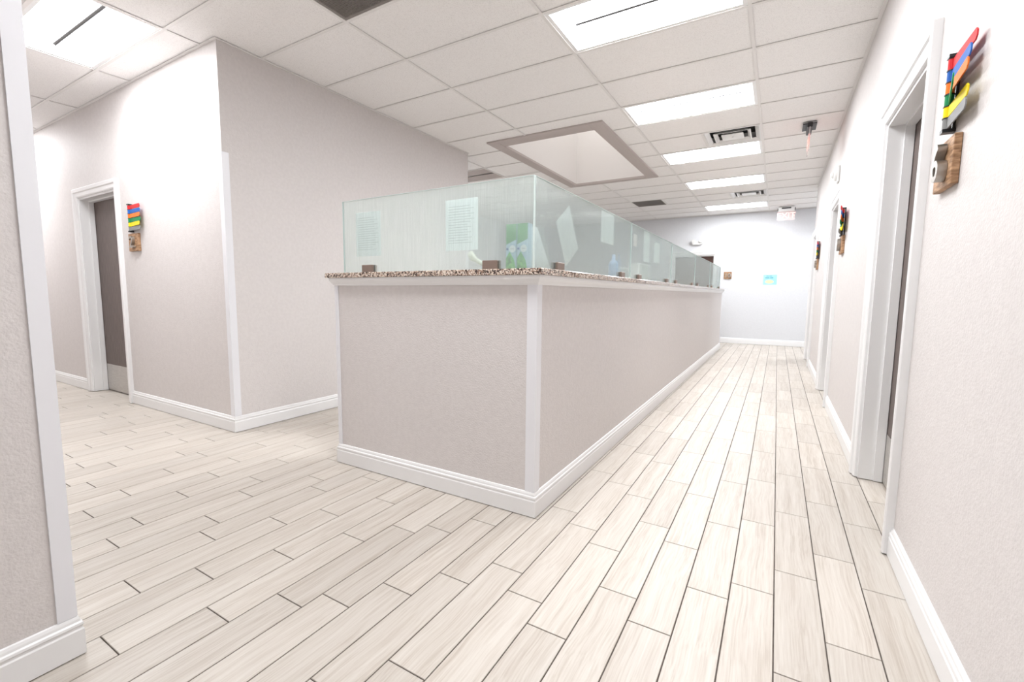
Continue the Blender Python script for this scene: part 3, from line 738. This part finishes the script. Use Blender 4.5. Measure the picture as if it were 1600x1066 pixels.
# ------------------------------------------------------------------ wall devices
sy, sz = 3.30, 2.45
t = thing('alarm_strobe', (XR, sy, sz), 'round white fire alarm high on the right wall', 'alarm')
B().box(XR - 0.022, XR, sy - 0.075, sy + 0.075, sz - 0.085, sz + 0.085).build('back_plate', 'plastic', t, bevel=0.008)
b = B(); b.loft([[(XR - 0.022 - d, sy + r * math.cos(a), sz + r * math.sin(a)) for a in [k * math.pi / 12 for k in range(24)]] for d, r in ((0, 0.068), (0.02, 0.064), (0.028, 0.052), (0.03, 0.040))])
b.build('sounder', 'plastic', t, smooth=False)
b = B(); b.loft([[(XR - 0.05 - d, sy + r * math.cos(a), sz + r * math.sin(a)) for a in [k * math.pi / 10 for k in range(20)]] for d, r in ((0, 0.036), (0.012, 0.034), (0.024, 0.024), (0.03, 0.008))])
b.build('lens', 'plastic', t, smooth=True)
ex_, ez_ = -1.475, 2.40
t = thing('emergency_light', (ex_, YBACK, ez_), 'white twin emergency light over the reddish brown door', 'light')
b = B(); b.loft([[(ex_ + x, YBACK - d, ez_ + z) for x, z in ((-0.12, -0.02), (-0.09, -0.045), (0.09, -0.045), (0.12, -0.02), (0.12, 0.035), (-0.12, 0.035))] for d in (0.0, 0.06)])
b.build('body', 'plastic', t, bevel=0.004)
for s in (-1, 1): B().cyl((ex_ + s * 0.085, YBACK - 0.045, ez_ + 0.055), (0, -1, -0.3), 0.034, 0.055, 16, 0.042).build('lamp_head', 'plastic', t)
t = thing('poster', (0.085, YBACK, 1.385), 'small sky blue poster with a yellow oval on the back wall', 'poster')
B().box(-0.06, 0.23, YBACK - 0.003, YBACK - 0.0002, 1.385, 1.61).build('sheet', 'poster', t)
B().box(-0.06, -0.035, YBACK - 0.0036, YBACK - 0.003, 1.385, 1.61).build('border', 'poster_edge', t)
for x0, x1, z0, z1 in ((0.02, 0.07, 1.572, 1.586), (0.08, 0.135, 1.572, 1.586), (0.0, 0.085, 1.53, 1.552), (0.095, 0.16, 1.53, 1.552)): B().box(x0, x1, YBACK - 0.004, YBACK - 0.003, z0, z1).build('heading_mark', 'poster_dark', t)
b = B(); b.loft([[(0.085 + 0.085 * math.cos(a), YBACK - d, 1.452 + 0.042 * math.sin(a)) for a in [k * math.pi / 12 for k in range(24)]] for d in (0.003, 0.0042)])
b.build('yellow_oval', 'poster_yellow', t)

# room flags: fn(u along the hanging direction from the hinge, d out from the wall, z)
FC = ['red', 'blue', 'orange', 'green', 'yellow', 'grey']
def flags(org, along, out, zt, label, angles, ln=0.255, detail=True):
    org = Vector(org); al = Vector(along); ou = Vector(out)
    t = thing('room_flags', org + Vector((0, 0, zt - 0.25)), label, 'signal flags', 'coloured room flags by the doors')
    fn0 = lambda u, d, z: tuple(org + al * u + ou * d + Vector((0, 0, z)))
    hgt = 0.036
    b = B(fn0); b.box(-0.006, 0.006, 0.0, 0.008, zt - 0.25, zt + 0.012).box(-0.016, 0.016, 0.0, 0.036, zt, zt + 0.01).box(-0.016, 0.016, 0.0, 0.036, zt - 0.252, zt - 0.24)
    b.build('bracket', 'black', t)
    pc = fn0(0, 0.022, 0)
    for i, c in enumerate(FC):
        z1 = zt - 0.004 - i * (hgt + 0.004); z0 = z1 - hgt
        a = math.radians(angles[i]); ca, sa = math.cos(a), math.sin(a)
        fn = lambda u, d, z: fn0(u * ca - d * sa, 0.022 + u * sa + d * ca, z)
        f = B(fn); f.loft([[(u, dd, z) for u, z in ((0.008, z0), (ln - 0.012, z0), (ln, z0 + 0.010), (ln, z1 - 0.010), (ln - 0.012, z1), (0.008, z1))] for dd in (-0.002, 0.002)])
        fo = f.build('flag', 'flag_' + c, t); 
        k = B(); k.cyl(fn0(0, 0.022, z0), (0, 0, 1), 0.0125, hgt, 14); k.build('knuckle', 'flag_' + c, fo)
        k = B(); k.cyl(fn0(0, 0.022, z0 - 0.004), (0, 0, 1), 0.0145, 0.004, 14); k.build('ring', 'black', t)
    return t
flags((XR, -0.73, 0), (0, -1, 0), (-1, 0, 0), 1.967, 'fanned coloured room flags beside the nearest right-hand door', [0, 2.5, 3.5, 11, 2, 2.5], 0.235)
flags((XR, 2.38, 0), (0, -1, 0), (-1, 0, 0), 1.945, 'coloured room flags on the right wall just before the alarm', [9, 8, 8, 9, 4, 10])
flags((XR, 5.49, 0), (0, -1, 0), (-1, 0, 0), 1.945, 'coloured room flags near the far end of the right wall', [4, 4, 4, 4, 4, 4])
flags((-5.06, YB, 0), (1, 0, 0), (0, -1, 0), 1.952, 'coloured room flags beside the brown door in the left hall', [3, 3, 4, 3, 5, 4])

def plaque(fn, uc, zc, digit, ud, label, ux, wd=0.205, ht=0.165, size=0.15):
    x, y, z = fn(uc, 0, zc - ht / 2)
    t = thing('number_plaque', (x, y, z), label, 'number sign', 'wooden room number plaques')
    B(fn).box(uc - wd / 2, uc + wd / 2, -0.022, -0.001, zc - ht / 2, zc + ht / 2).build('board', 'wood', t, bevel=0.002)
    p = fn(ud, -0.036, zc - 0.005)
    text_part(digit, size, 0.026, 'nickel', t, p, ux, (0, 0, 1), 'numeral', 0.002)
plaque(fR, -0.735, 1.605, '6', -0.755, 'wooden number plaque with metal numeral under the nearest flags', (0, -1, 0), size=0.175)
plaque(fR, 2.38, 1.615, '7', 2.38, 'wooden number plaque under the middle set of right-wall flags', (0, -1, 0))
plaque(fR, 5.49, 1.615, '8', 5.49, 'wooden number plaque near the far end of the right wall', (0, -1, 0))
plaque(fL, -5.015, 1.603, '2', -5.005, 'wooden number plaque with metal numeral in the left hall', (1, 0, 0))
plaque(fB, -0.775, 1.607, '10', -0.775, 'small wooden number plaque on the back wall beside the counter end', (1, 0, 0), wd=0.165, ht=0.165, size=0.14)

bpy.context.view_layer.update()
